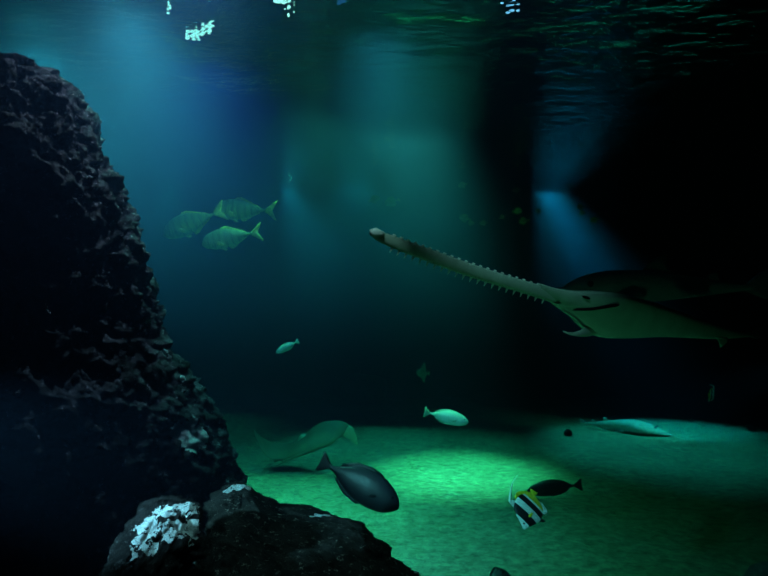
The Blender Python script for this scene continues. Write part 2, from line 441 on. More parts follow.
# trevally: deep body with a steep forehead, thin tail stalk and forked yellow tail
TREV_P = [(0, -0.02, -0.055, 0.012), (0.05, 0.07, -0.105, 0.045), (0.14, 0.135, -0.15, 0.075), (0.28, 0.185, -0.18, 0.09), (0.45, 0.19, -0.185, 0.09),
          (0.62, 0.145, -0.15, 0.07), (0.78, 0.08, -0.085, 0.045), (0.92, 0.03, -0.03, 0.022), (1.0, 0.026, -0.026, 0.014)]
TREV_BODY = m_counter('trevally_skin', (0.26, 0.36, 0.20), (0.62, 0.66, 0.14), -0.08, 0.06, bars=5.2, barmix=0.45)
TREV_FIN = m_simple('trevally_fin', (0.72, 0.66, 0.14), 0.5, 0.3, 0.15)
def trevally(label, group):
    t = empty('trevally', label, 'fish', group); L = 0.52
    fish_body(TREV_P, L, TREV_BODY, t)
    fin('tail_fin', [(-0.47, 0.03), (-0.56, 0.09), (-0.66, 0.17), (-0.70, 0.185), (-0.66, 0.11), (-0.585, 0.0), (-0.66, -0.11), (-0.70, -0.185), (-0.66, -0.17), (-0.56, -0.09), (-0.47, -0.03)], L, TREV_FIN, t)
    fin('dorsal_fin', [(0.16, 0.16), (0.06, 0.225), (-0.02, 0.225), (-0.2, 0.145), (-0.38, 0.055), (-0.38, 0.03), (-0.1, 0.13), (0.1, 0.15)], L, TREV_FIN, t, 0.004)
    fin('anal_fin', [(-0.02, -0.17), (-0.06, -0.225), (-0.12, -0.21), (-0.22, -0.14), (-0.38, -0.055), (-0.38, -0.03), (-0.1, -0.14)], L, TREV_FIN, t, 0.004)
    for s in (-1, 1):
        pec(t, L, TREV_FIN, (0.2, 0.075, -0.06), 0.2, s, -25, 18)
        fin('pelvic_fin', [(0.18, -0.15), (0.08, -0.235), (0.02, -0.22), (0.08, -0.16)], L, TREV_FIN, t, 0.004, y=0.02 * s)
        ball('eye', (0.405 * L, s * 0.048 * L, 0.02 * L), 0.024 * L, EYE, t, scale=(1, 0.45, 1))
    return t
GT = 'trevallies schooling beside the rock pillar'
t1 = trevally('leftmost trevally of the trio, nose nearest the rock pillar', GT); place(t1, 189, 223.5, 6.6, 199, 8, flip=True, scale=1.12)
t2 = dup(t1, 'upper right trevally of the trio, highest and farthest from the pillar'); place(t2, 240, 209.5, 6.9, 177, 8, flip=True, scale=1.1)
t3 = dup(t1, 'lowest trevally of the trio, swimming beneath the other two'); place(t3, 227, 238, 6.4, 190, 5, flip=True, scale=0.98)

# unicornfish: long oval body, narrow tail stalk, small fan tail
NASO_P = [(0, 0.0, -0.045, 0.012), (0.05, 0.075, -0.10, 0.045), (0.14, 0.145, -0.165, 0.07), (0.3, 0.21, -0.21, 0.085), (0.48, 0.22, -0.215, 0.085),
          (0.66, 0.175, -0.17, 0.068), (0.82, 0.095, -0.09, 0.042), (0.93, 0.035, -0.035, 0.022), (1.0, 0.026, -0.026, 0.014)]
def unicornfish(label, skin, finm, tailm, L=0.42, group=None, elong=1.0):
    t = empty('unicornfish', label, 'fish', group)
    prof = [(a, b * elong, c * elong, w) for a, b, c, w in NASO_P]
    fish_body(prof, L, skin, t)
    e = elong
    fin('tail_fin', [(-0.48, 0.025), (-0.54, 0.07), (-0.61, 0.125), (-0.645, 0.13), (-0.63, 0.0), (-0.645, -0.13), (-0.61, -0.125), (-0.54, -0.07), (-0.48, -0.025)], L, tailm, t)
    fin('dorsal_fin', [(0.22, 0.18*e), (0.16, 0.235*e), (0.0, 0.255*e), (-0.2, 0.215*e), (-0.36, 0.115*e), (-0.37, 0.07*e), (-0.2, 0.14*e), (0.0, 0.19*e)], L, finm, t, 0.004)
    fin('anal_fin', [(0.08, -0.19*e), (0.0, -0.245*e), (-0.2, -0.21*e), (-0.36, -0.11*e), (-0.37, -0.07*e), (-0.2, -0.14*e)], L, finm, t, 0.004)
    for s in (-1, 1):
        pec(t, L, finm, (0.22, 0.07, -0.02), 0.13, s, -10, 25)
        ball('eye', (0.38 * L, s * 0.05 * L, 0.055 * e * L), 0.022 * L, EYE, t, scale=(1, 0.5, 1))
    return t
BLK = m_counter('black_skin', (0.017, 0.015, 0.026), (0.008, 0.008, 0.011), -0.06, 0.08, rough=0.45, scale=70)
BLKF = m_simple('black_fin', (0.012, 0.013, 0.016), 0.5, 0.3, 0.2)
TAILD = m_simple('plum_tail', (0.05, 0.028, 0.035), 0.5, 0.3, 0.2)
SLV = m_counter('silver_skin', (0.75, 0.78, 0.75), (0.72, 0.85, 0.88), -0.03, 0.05, rough=0.35, scale=60)
SLVF = m_simple('silver_fin', (0.45, 0.5, 0.42), 0.5, 0.3, 0.2)
u1 = unicornfish('largest black unicornfish, nose down right, close above the rock mound', BLK, BLKF, TAILD, 0.40); place(u1, 364, 486, 3.3, -26, -14)
u2 = unicornfish('smaller black unicornfish facing left above its shadow on the sand', BLK, BLKF, BLKF, 0.45, elong=0.72); place(u2, 551, 488, 6.3, 188, 6, flip=True)
u3 = unicornfish('pale silver unicornfish facing right over the bright green sand', SLV, SLVF, SLVF, 0.385, elong=0.8); place(u3, 449, 417.5, 6.5, -12, -6)
u4 = unicornfish('small greyish unicornfish alone in dark water, nose down left', m_counter('grey_skin', (0.55, 0.56, 0.55), (0.4, 0.45, 0.40), -0.03, 0.05, scale=60), SLVF, SLVF, 0.23, elong=0.72)
place(u4, 286, 347.5, 6.6, 207, 10, flip=True)
u5 = unicornfish('black unicornfish mostly below the bottom frame edge', BLK, BLKF, BLKF, 0.40); place(u5, 508, 604, 3.6, 105, 40, flip=True)

# bannerfish: tall disc, two dark bands, yellow rear fins, long white streamer
def m_banner():
    m, nt, out = mat('bannerfish_skin'); b = bsdf(nt, out, 0.4, 0.3)
    t = N(nt, 'ShaderNodeTexCoord'); s = N(nt, 'ShaderNodeSeparateXYZ'); nt.links.new(t.outputs['Object'], s.inputs[0])
    # band coordinate leans back towards the belly
    ma = N(nt, 'ShaderNodeMath', operation='MULTIPLY_ADD'); ma.inputs[1].default_value = 0.30
    nt.links.new(s.outputs[2], ma.inputs[0]); nt.links.new(s.outputs[0], ma.inputs[2])
    mr = N(nt, 'ShaderNodeMapRange'); mr.inputs[1].default_value = 0.09; mr.inputs[2].default_value = -0.09
    nt.links.new(ma.outputs[0], mr.inputs[0])
    W = (0.85, 0.88, 0.92); K = (0.012, 0.013, 0.016); Yw = (0.75, 0.62, 0.04)
    r = ramp(nt, [(0.0, W), (0.16, K), (0.40, W), (0.60, K), (0.78, W), (0.84, Yw)], 'CONSTANT')
    nt.links.new(mr.outputs[0], r.inputs[0]); nt.links.new(r.outputs[0], b.inputs['Base Color'])
    return m
BAN = m_banner(); BW = m_simple('white_fin', (0.85, 0.88, 0.9), 0.5); BY = m_simple('yellow_fin', (0.78, 0.66, 0.03), 0.5, 0.3, 0.1); BK = m_simple('dark_fin', (0.012, 0.013, 0.016), 0.5)
BAN_P = [(0, -0.03, -0.075, 0.012), (0.06, 0.03, -0.12, 0.03), (0.15, 0.13, -0.2, 0.055), (0.28, 0.30, -0.31, 0.08), (0.42, 0.40, -0.40, 0.088), (0.6, 0.40, -0.43, 0.075),
         (0.78, 0.35, -0.38, 0.05), (0.9, 0.22, -0.24, 0.03), (1.0, 0.06, -0.07, 0.014)]
def bannerfish(label):
    L = 0.19
    t = empty('bannerfish', label, 'fish', 'bannerfish')
    fish_body(BAN_P, L, BAN, t)
    fin('dorsal_fin', [(0.12, 0.36), (0.07, 0.50), (0.02, 0.58), (-0.05, 0.5), (-0.1, 0.38), (0.0, 0.36)], L, BW, t, 0.006)
    fin('soft_dorsal_fin', [(-0.10, 0.38), (-0.16, 0.46), (-0.32, 0.44), (-0.47, 0.28), (-0.52, 0.06), (-0.42, 0.08), (-0.3, 0.26), (-0.18, 0.37)], L, BY, t, 0.006)
    fin('tail_fin', [(-0.48, 0.05), (-0.56, 0.10), (-0.62, 0.12), (-0.61, 0.0), (-0.62, -0.12), (-0.56, -0.11), (-0.48, -0.06)], L, BY, t)
    fin('anal_fin', [(-0.08, -0.38), (-0.2, -0.56), (-0.32, -0.52), (-0.42, -0.3), (-0.42, -0.12), (-0.28, -0.3)], L, BW, t, 0.006)
    fin('pelvic_fin', [(0.14, -0.3), (0.06, -0.5), (0.0, -0.58), (-0.02, -0.48), (0.02, -0.36)], L, BK, t, 0.012)
    for s in (-1, 1):
        pec(t, L, BY, (0.2, 0.06, -0.06), 0.2, s, -10, 25)
        ball('eye', (0.37 * L, s * 0.042 * L, -0.0 * L), 0.03 * L, EYE, t, scale=(1, 0.5, 1))
    # streamer: a thin tapering ribbon trailing from the dorsal tip
    rings = []
    for i in range(17):
        u = i / 16; a = 1.15 - 1.9 * u
        c = Vector((0.02 - 0.72 * u - 0.06 * u * u, 0.02 * math.sin(u * 3), 0.53 + 0.10 * math.sin(u * 2.6))) * L
        w = L * (0.035 * (1 - u) + 0.006)
        rings.append([c + Vector((0.3 * w, 0.25 * w * sy, w * sz)) for sy, sz in ((1, 0), (0, 1), (-1, 0), (0, -1))])
    loft('streamer', rings, BW, t)
    return t
b1 = bannerfish('black and white banded bannerfish tilted nose down over green sand'); place(b1, 527.5, 511, 3.4, 240, -34, flip=True)
b2 = dup(b1, 'tiny dim bannerfish far off in the dark at right'); place(b2, 712, 395, 7.6, -15, 40, scale=0.9)

# batfish in the distance and small yellow fish at the surface
BAT = m_counter('batfish_skin', (0.3, 0.36, 0.3), (0.4, 0.46, 0.38), -0.05, 0.05)
t = empty('batfish', 'dim triangular batfish far back in the open water', 'fish')
fish_body([(0, 0.0, -0.06, 0.02), (0.1, 0.16, -0.2, 0.05), (0.3, 0.33, -0.34, 0.08), (0.55, 0.36, -0.36, 0.075), (0.8, 0.2, -0.2, 0.04), (1, 0.05, -0.05, 0.015)], 0.22, BAT, t)
fin('dorsal_fin', [(0.1, 0.3), (-0.1, 0.75), (-0.25, 0.9), (-0.3, 0.6), (-0.35, 0.15), (-0.1, 0.3)], 0.22, BAT, t)
fin('anal_fin', [(0.1, -0.3), (-0.1, -0.7), (-0.25, -0.8), (-0.3, -0.5), (-0.35, -0.15), (-0.1, -0.3)], 0.22, BAT, t)
fin('tail_fin', [(-0.46, 0.05), (-0.66, 0.2), (-0.68, 0), (-0.66, -0.2), (-0.46, -0.05)], 0.22, BAT, t)
for s in (-1, 1): ball('eye', (0.36 * 0.22, s * 0.05 * 0.22, 0.04 * 0.22), 0.008, EYE, t)
place(t, 422, 373, 9.0, 180, 20, flip=True, scale=0.75)

YS = m_counter('yellow_skin', (0.8, 0.8, 0.2), (0.85, 0.85, 0.4), -0.02, 0.02)
YF = m_simple('yellow_small_fin', (0.65, 0.58, 0.08))
def tang(label):
    t = empty('yellow_tang', label, 'fish', 'small yellow fish below the water surface'); L = 0.15
    fish_body([(0, 0, -0.05, 0.015), (0.12, 0.16, -0.18, 0.05), (0.35, 0.28, -0.28, 0.075), (0.6, 0.27, -0.27, 0.065), (0.85, 0.1, -0.1, 0.03), (1, 0.04, -0.04, 0.014)], L, YS, t)
    fin('tail_fin', [(-0.46, 0.04), (-0.64, 0.16), (-0.66, 0), (-0.64, -0.16), (-0.46, -0.04)], L, YF, t)
    fin('dorsal_fin', [(0.2, 0.24), (0.0, 0.4), (-0.3, 0.3), (-0.36, 0.12), (0.0, 0.24)], L, YF, t)
    fin('anal_fin', [(0.1, -0.24), (-0.05, -0.4), (-0.3, -0.3), (-0.36, -0.12), (0.0, -0.24)], L, YF, t)
    for s in (-1, 1): ball('eye', (0.36 * L, s * 0.05 * L, 0.04 * L), 0.006, EYE, t)
    return t
spots = [(375, 199, 20, 'yellow tang at the left of the pair above the saw tip', 9.0, 1.0),
         (391, 202, 200, 'larger yellow tang at the right of the pair above the saw tip', 8.6, 1.3),
         (462, 185, 190, 'yellow tang alone above the rest, mid way along the saw', 9.0, 0.8),
         (464, 218, 170, 'biggest of the dim yellow tangs low over the saw', 8.8, 1.1),
         (471, 223, 10, 'yellow tang just right of the biggest one over the saw', 8.9, 0.7),
         (483, 223, 185, 'lowest dim yellow tang over the middle of the saw', 9.2, 0.75),
         (502, 217, 200, 'yellow tang in the middle of the row left of the blue beam', 9.2, 0.7),
         (516, 190, 180, 'yellow tang highest near the left edge of the blue beam', 9.2, 0.75),
         (518, 211, 0, 'yellow tang mid height near the left edge of the blue beam', 9.0, 0.85),
         (523, 221, 190, 'yellow tang lowest near the left edge of the blue beam', 9.0, 0.9),
         (538, 211, 170, 'yellow tang touching the left side of the blue beam', 8.2, 0.6),
         (580, 207, 180, 'brighter yellow tang right of the blue beam', 9.0, 0.8),
         (582, 213, 10, 'yellow tang tucked under the brighter one right of the beam', 9.1, 0.6),
         (594, 220, 195, 'yellow tang lowest and farthest right of the blue beam', 9.1, 0.8)]
y0 = None
for px, py, ang, lab, d, s in spots:
    if y0 is None: y0 = tang(lab); o = y0
    else: o = dup(y0, lab)
    place(o, px, py, d, ang, random.uniform(-30, 30), flip=90 < ang < 270, scale=s)

# ------------------------------------------------------------------ sawfish, banked so that its belly faces the camera
SAW_SKIN = m_simple('sawfish_belly', (0.42, 0.50, 0.42), 0.55, 0.3, 0.12, 9)
SAW_BACK = m_simple('sawfish_back', (0.16, 0.18, 0.15), 0.6, 0.3, 0.2, 9)
DARKM = m_simple('mouth_dark', (0.006, 0.006, 0.007), 0.7, 0.1)
TOOTH = m_simple('tooth', (0.75, 0.78, 0.76), 0.35, 0.4)
saw_fish = empty('sawfish', 'large sawfish gliding left with its long toothed saw raised', 'sawfish')
SB = P(600, 310, 2.9); saw_fish.location = SB
def loc(v): return v - SB
Wd = Vector((0, -0.36, 0.93)).normalized()          # width axis
# top and bottom outline of the belly as seen, with distance
OUT = [(540, 283.5, 297, 2.72, 0.016), (552, 287.5, 303, 2.76, 0.03), (563, 290, 311, 2.8, 0.042), (575, 291.5, 319, 2.84, 0.055), (586, 291.5, 330, 2.88, 0.066),
       (600, 292, 337, 2.93, 0.075), (620, 294.5, 338.5, 3.0, 0.08), (640, 299, 338, 3.08, 0.08), (660, 305, 337, 3.18, 0.074), (680, 312, 337.5, 3.3, 0.066),
       (700, 319, 338.5, 3.45, 0.054), (720, 325.5, 339, 3.62, 0.042), (738, 331, 338, 3.8, 0.028), (752, 334.5, 336.5, 3.95, 0.014)]
rings = []
NS = 28
for i in range(53):
    x = 540 + (752 - 540) * i / 52
    top, bot, d, th = interp(OUT, x)
    a, b = P(x, top, d), P(x, bot, d)
    hw = (a.z - b.z) / 2 / Wd.z; c = (a + b) / 2
    Sd = (P(x + 2, 300, interp(OUT, min(752, x + 2))[2]) - P(x - 2, 300, interp(OUT, max(540, x - 2))[2])).normalized()
    Nn = Wd.cross(Sd).normalized()
    if Nn.y > 0: Nn = -Nn                     # belly side towards the camera
    ring = []
    for k in range(NS):
        t = 2 * math.pi * k / NS
        ct, st = math.cos(t), math.sin(t)
        thk = th * (0.55 if st > 0 else 1.25)  # flat belly, humped back
        ring.append(loc(c + Wd * hw * ct + Nn * thk * math.copysign(abs(st) ** 0.85, st)))
    rings.append(ring)
body = loft('body', rings, SAW_SKIN, saw_fish, mats=[SAW_SKIN, SAW_BACK], fmi_fn=lambda i, k: 0 if k < NS // 2 else 1)

def strip(name, pts_top, pts_bot, th, m, parent, nrm):
    """closed plate between two edges (lists of points), with thickness along nrm"""
    n = len(pts_top); rings = []
    for a, b in zip(pts_top, pts_bot):
        e = (a - b) * 0.5; c = (a + b) * 0.5; ring = []
        for k in range(12):
            t = 2 * math.pi * k / 12
            ring.append(c + e * math.cos(t) + nrm * th * math.sin(t))
        rings.append(ring)
    return loft(name, rings, m, parent)
Nb = Vector((0.12, -0.93, -0.36)).normalized()
# near pectoral fin with its curled tip
tp = [P(x, y, d) for x, y, d in [(563, 331.2, 2.74), (568, 332.4, 2.75), (574, 332.6, 2.78), (580, 330.5, 2.82), (585, 327, 2.87), (592, 322, 2.91), (602, 318, 2.95)]]
bt = [P(x, y, d) for x, y, d in [(563.5, 332.2, 2.74), (569, 334.6, 2.75), (576, 336.2, 2.78), (583, 336.8, 2.83), (588, 336.6, 2.88), (594, 335, 2.92), (604, 332, 2.96)]]
strip('pectoral_fin', [loc(v) for v in tp], [loc(v) for v in bt], 0.010, SAW_SKIN, saw_fish, Nb)
# pelvic fin and tail fins
def plate(name, pts, th, m, parent, nrm):
    n = len(pts); c = sum(pts, Vector()) / n
    inner = [c.lerp(p, 0.7) for p in pts]
    verts = pts + [p + nrm * th for p in inner] + [p - nrm * th for p in inner] + [c + nrm * th, c - nrm * th]
    faces = []
    for k in range(n):
        k2 = (k + 1) % n
        faces += [(k, k2, n + k2, n + k), (k2, k, 2*n + k, 2*n + k2), (n + k, n + k2, 3*n), (2*n + k2, 2*n + k, 3*n + 1)]
    return link_mesh(name, verts, faces, m, parent)
plate('pelvic_fin', [loc(P(x, y, d)) for x, y, d in [(716, 337, 3.55), (728, 337.5, 3.66), (727, 343, 3.7), (720, 348, 3.66), (719, 343, 3.6)]], 0.01, SAW_SKIN, saw_fish, Nb)
plate('tail_fin', [loc(P(x, y, d)) for x, y, d in [(744, 333.5, 3.86), (752, 331, 3.96), (766, 324, 4.15), (760, 333, 4.06), (764, 340, 4.12), (752, 338, 3.97)]], 0.01, SAW_BACK, saw_fish, Nb)
# mouth slit and nostrils sit on the belly skin
def on_belly(pts, r, name):
    rings = []
    n = len(pts)
    for i, (x, y, w) in enumerate(pts):
        c = sight(body, x, y) - Vector((0, 0.0015, 0))
        rings.append([loc(c + Vector((0.2 * w * math.cos(t), 0.006 * math.sin(t), w * math.cos(t)))) for t in [2 * math.pi * k / 10 for k in range(10)]])
    return loft(name, rings, DARKM, saw_fish)
on_belly([(573, 310, 0.002), (578, 309.6, 0.005), (586, 309.4, 0.006), (594, 309, 0.0065), (602, 307.5, 0.007), (610, 306, 0.008), (616, 305.2, 0.007), (619, 305, 0.002)], 0, 'mouth')
on_belly([(582, 296.2, 0.002), (585, 297, 0.006), (588, 298, 0.006), (590, 299, 0.002)], 0, 'nostril')
on_belly([(549, 300.6, 0.0015), (552, 301.6, 0.003), (556, 302.8, 0.003), (560, 303.6, 0.0015)], 0, 'nostril')
# the saw
STOP = [(370, 231.2, 2.18), (378, 230.6, 2.2), (390, 234.5, 2.23), (420, 245.2, 2.31), (465, 261.5, 2.45), (500, 273, 2.57), (530, 282.2, 2.68), (556, 289.5, 2.77)]
SBOT = [(370, 235.2, 2.18), (378, 241.5, 2.2), (390, 247, 2.23), (420, 259, 2.31), (465, 275.5, 2.45), (500, 286.5, 2.57), (530, 295.5, 2.68), (556, 304, 2.77)]
def edge(tab, x):
    y, d = interp(tab, x); return P(x, y, d)
xs = [370 + 186 * i / 60 for i in range(61)]
saw = strip('saw', [loc(edge(STOP, x)) for x in xs], [loc(edge(SBOT, x)) for x in xs], 0.012, SAW_SKIN, saw_fish, Nb)
sdir = (edge(STOP, 380) - edge(STOP, 540)).normalized()
def tooth(base, out, ln, r):
    a = (out + sdir * 0.55).normalized(); rings = []
    u = a.cross(Nb).normalized()
    for i in range(5):
        f = i / 4; c = base + a * ln * (f - 0.15)
        rr = r * (1 - 0.8 * f)
        rings.append([loc(c + u * rr * math.cos(t) + Nb * rr * 0.6 * math.sin(t)) for t in [2 * math.pi * k / 8 for k in range(8)]])
    loft('tooth', rings, TOOTH, saw)
for i in range(22):
    x = 392 + 7.2 * i
    up = (edge(STOP, x) - edge(SBOT, x)).normalized()
    tooth(edge(STOP, x + 2), up, 0.008, 0.009); tooth(edge(SBOT, x), -up, 0.022, 0.0065)
# pale saw tip
tip = [(369.5, 229.5, 2.16), (376, 227.5, 2.17), (384, 231.5, 2.2), (385, 236, 2.2), (376, 236.5, 2.17), (370, 234.5, 2.16)]
plate('saw_tip', [loc(P(*t)) for t in tip], 0.014, TOOTH, saw_fish, Nb)

# ------------------------------------------------------------------ grey shark behind the sawfish
GREY = m_counter('shark_skin', (0.26, 0.20, 0.22), (0.22, 0.13, 0.16), -0.08, 0.03, mottle=0.25, scale=60, rough=0.6)
GREYF = m_simple('shark_fin', (0.10, 0.07, 0.08), 0.6, 0.3, 0.15)
sh = empty('shark', 'dim grey shark passing just behind the sawfish body', 'shark'); L = 1.0
fish_body([(0, -0.012, -0.03, 0.012), (0.04, 0.02, -0.045, 0.04), (0.12, 0.06, -0.07, 0.07), (0.25, 0.088, -0.09, 0.088), (0.42, 0.092, -0.09, 0.085), (0.6, 0.07, -0.068, 0.06),
           (0.78, 0.042, -0.04, 0.034), (0.92, 0.022, -0.02, 0.016), (1.0, 0.016, -0.01, 0.008)], L, GREY, sh, 40, 24)
fin('dorsal_fin', [(0.08, 0.075), (0.02, 0.15), (-0.06, 0.19), (-0.06, 0.12), (-0.1, 0.065)], L, GREYF, sh, 0.01)
fin('second_dorsal_fin', [(-0.24, 0.04), (-0.29, 0.085), (-0.32, 0.08), (-0.33, 0.03)], L, GREYF, sh, 0.006)
fin('tail_fin', [(-0.44, 0.015), (-0.52, 0.08), (-0.62, 0.16), (-0.64, 0.15), (-0.57, 0.03), (-0.58, -0.06), (-0.54, -0.055), (-0.45, -0.015)], L, GREYF, sh, 0.008)
for s in (-1, 1):
    pec(sh, L, GREYF, (0.2, 0.075, -0.05), 0.24, s, -30, 50)
    ball('eye', (0.345 * L, s * 0.073 * L, 0.01), 0.019, EYE, sh, scale=(1, 0.5, 1))
place(sh, 655, 287, 3.75, 179, 14, flip=True, scale=1.02)

# ------------------------------------------------------------------ eagle ray low over the sand
RAYT = m_simple('ray_top', (0.11, 0.13, 0.08), 0.6, 0.3, 0.2, 6); RAYB = m_simple('ray_pale', (0.5, 0.55, 0.4), 0.6, 0.3, 0.1, 6)
ray = empty('eagle_ray', 'mottled ray with one wing raised, gliding low over left sand', 'ray'); RC = P(314, 440, 7.55); ray.location = RC
ST = [(0.0, 253, 427, 253.6, 428.2, 0.0), (0.1, 258, 434.5, 255.5, 438, 0.02), (0.22, 267, 440.5, 261, 449, 0.03), (0.36, 280, 443.5, 270, 458.5, 0.04), (0.47, 292, 442.5, 284, 459, 0.06),
      (0.58, 304, 436, 301, 452.5, 0.1), (0.68, 315, 427, 317, 449, 0.11), (0.77, 326, 422, 331, 444, 0.09), (0.86, 341, 421.5, 338, 438, 0.06), (0.93, 352, 427, 345, 436, 0.04), (0.97, 356.5, 436, 351, 440.5, 0.02), (1.0, 357.5, 444, 356.5, 444.5, 0.0)]
rings = []; NU = 60
for i in range(NU + 1):
    lx, ly, tx, ty, th = interp(ST, i / NU)
    u = i / NU
    a = P(lx, ly, 7.55 + 0.3 * math.sin(math.pi * u)); b = P(tx, ty, 7.55 - 0.3 * math.sin(math.pi * u))
    e = (a - b) * 0.5; c = (a + b) * 0.5; nn = Vector((0, 0.55, 0.83))
    rings.append([c - RC + e * math.cos(t) + nn * (0.006 + max(0, th) * 0.5) * math.sin(t) for t in [2 * math.pi * k / 20 for k in range(20)]])
loft('body', rings, RAYT, ray, mats=[RAYT, RAYB], fmi_fn=lambda i, k: 1 if i > 0.9 * NU else 0)
# pelvic fins, tail whip and pale head lobe
plate('pelvic_fin', [P(x, y, d) - RC for x, y, d in [(276, 456, 7.35), (283, 456, 7.34), (284, 462, 7.3), (279, 460, 7.28), (274, 462.5, 7.28)]], 0.012, RAYT, ray, Vector((0, -0.5, 0.86)))
plate('head_lobe', [P(x, y, d) - RC for x, y, d in [(297, 441, 7.65), (300, 436, 7.7), (306, 434.5, 7.72), (308.5, 437, 7.7), (304, 441, 7.65)]], 0.03, RAYB, ray, Vector((0, -0.5, 0.86)))
tailp = [(318, 448, 7.3), (308, 452, 7.2), (296, 456.5, 7.15), (284, 462, 7.1), (276, 466, 7.05)]
rings = []
for i in range(25):
    u = i / 24 * 4; k = min(3, int(u)); f = u - k
    c = P(*tailp[k]).lerp(P(*tailp[k + 1]), f) - RC; r = 0.028 * (1 - 0.8 * i / 24)
    rings.append([c + Vector((0.3 * r * math.cos(t), r * math.sin(t), r * math.cos(t))) for t in [2 * math.pi * q / 8 for q in range(8)]])
loft('tail', rings, RAYT, ray)

# ------------------------------------------------------------------ guitarfish resting on the sand
GSK = m_counter('guitarfish_skin', (0.80, 0.80, 0.72), (0.85, 0.86, 0.80), 0.0, 0.05, mottle=0.2, scale=30, rough=0.7)
gf = empty('guitarfish', 'pale guitarfish lying on the blue lit sand at right', 'guitarfish')
GPR = [(0, 0.015, 0.002, 0.02), (0.08, 0.035, 0.0, 0.075), (0.2, 0.075, 0.0, 0.14), (0.32, 0.105, 0.0, 0.185), (0.40, 0.115, 0.0, 0.17), (0.46, 0.115, 0.0, 0.10), (0.54, 0.11, 0.0, 0.085),
       (0.66, 0.095, 0.0, 0.06), (0.8, 0.075, 0.015, 0.036), (0.92, 0.055, 0.028, 0.02), (1.0, 0.046, 0.034, 0.01)]
L = 1.2
fish_body([(a_, b_ * 1.25, c_, d_) for a_, b_, c_, d_ in GPR], L, GSK, gf, 48, 24)
for s in (-1, 1):
    fin('pelvic_fin', [(0.0, 0.03), (-0.05, 0.03), (-0.13, 0.012), (-0.12, 0.0), (-0.03, 0.0)], L, GSK, gf, 0.008, y=0.10 * s)
    ball('eye', (0.33 * L, s * 0.06 * L, 0.092 * L), 0.018, EYE, gf)
fin('dorsal_fin', [(-0.2, 0.085), (-0.25, 0.15), (-0.28, 0.145), (-0.28, 0.075)], L, GSK, gf, 0.006)
fin('second_dorsal_fin', [(-0.36, 0.06), (-0.4, 0.11), (-0.43, 0.105), (-0.43, 0.05)], L, GSK, gf, 0.005)
fin('tail_fin', [(-0.46, 0.05), (-0.54, 0.10), (-0.57, 0.10), (-0.55, 0.045), (-0.55, 0.02), (-0.48, 0.028)], L, GSK, gf, 0.005)
q = P(627, 430, 9.55)
gf.location = (q.x, q.y, sand_z(q.x, q.y) + 0.012); gf.rotation_euler = (0, 0, math.radians(-32))

# ------------------------------------------------------------------ glints on the rippled surface, painted as glowing facets
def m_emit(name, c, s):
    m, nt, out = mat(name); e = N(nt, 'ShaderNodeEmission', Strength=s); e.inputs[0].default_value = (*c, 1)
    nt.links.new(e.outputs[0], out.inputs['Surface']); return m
GW = m_emit('glint_white', (0.75, 0.9, 1.0), 3.0); GB = m_emit('blue_light', (0.35, 0.5, 1.0), 3.0)  # glint light put into emission, the facets are no real fixtures
def painted_glint(px, py, d, bits, m, label):
    """a surface glint painted with emissive facets; bits = (dx, dy, half width, half height) in pixels"""
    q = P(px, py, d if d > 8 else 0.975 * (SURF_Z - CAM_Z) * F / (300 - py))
    t = empty('surface_glint', label, 'painted_glint', 'painted glints shimmering at the water surface'); t.location = q
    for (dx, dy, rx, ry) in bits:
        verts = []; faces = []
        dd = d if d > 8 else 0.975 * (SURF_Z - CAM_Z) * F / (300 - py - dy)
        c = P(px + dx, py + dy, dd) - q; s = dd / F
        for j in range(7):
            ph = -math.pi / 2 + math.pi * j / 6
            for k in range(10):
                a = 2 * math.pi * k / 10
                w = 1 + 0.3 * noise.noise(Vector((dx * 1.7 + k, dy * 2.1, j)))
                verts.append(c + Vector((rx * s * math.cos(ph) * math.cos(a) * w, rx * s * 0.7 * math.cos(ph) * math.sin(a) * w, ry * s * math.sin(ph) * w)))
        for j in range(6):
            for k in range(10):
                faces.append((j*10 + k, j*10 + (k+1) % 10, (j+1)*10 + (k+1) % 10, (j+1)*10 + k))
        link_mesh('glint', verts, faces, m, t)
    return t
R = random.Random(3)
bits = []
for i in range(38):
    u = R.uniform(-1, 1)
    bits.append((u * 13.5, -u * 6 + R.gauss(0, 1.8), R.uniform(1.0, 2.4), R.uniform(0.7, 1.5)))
painted_glint(199.5, 33.5, 4.10, bits, GW, 'largest broken white painted glint near the top left')
painted_glint(280, 1, 3.66, [(0, -2, 7, 4), (-4, 0, 3, 2), (4, 1, 3, 2), (9, 6, 2, 1.6), (8.5, 14, 1.2, 2.2), (5, 8, 1, 0.7), (14, 11, 0.8, 1)], GW, 'white painted glint touching the top edge with drips below')
painted_glint(512, 11, 3.78, [(-4, 1.5, 2.6, 0.9), (0, -0.5, 3, 1.1), (6, -0.5, 2, 1.1), (-10, -8, 1.8, 1), (2, -11, 2, 0.8)], GB, 'small blue white painted glint right of top centre')
painted_glint(168, 10, 3.77, [(0, 3, 1.6, 1.2), (0.6, -5, 1, 1.6), (2.2, -2, 1.2, 1.2)], GW, 'tiny white painted glint left of the largest glint')
painted_glint(342, 2, 3.67, [(0, -1, 5, 1.6), (-3, 1.6, 2.6, 0.8)], m_emit('glint_dim_blue', (0.08, 0.3, 0.9), 0.6), 'dim blue painted glint at the top edge near centre')
painted_glint(290, 180, 9.3, [(0, 0, 0.8, 0.8), (1.4, -2, 0.6, 1.0), (-1, 1.6, 0.6, 0.5)], GW, 'pinpoint painted light specks in the middle distance glow')

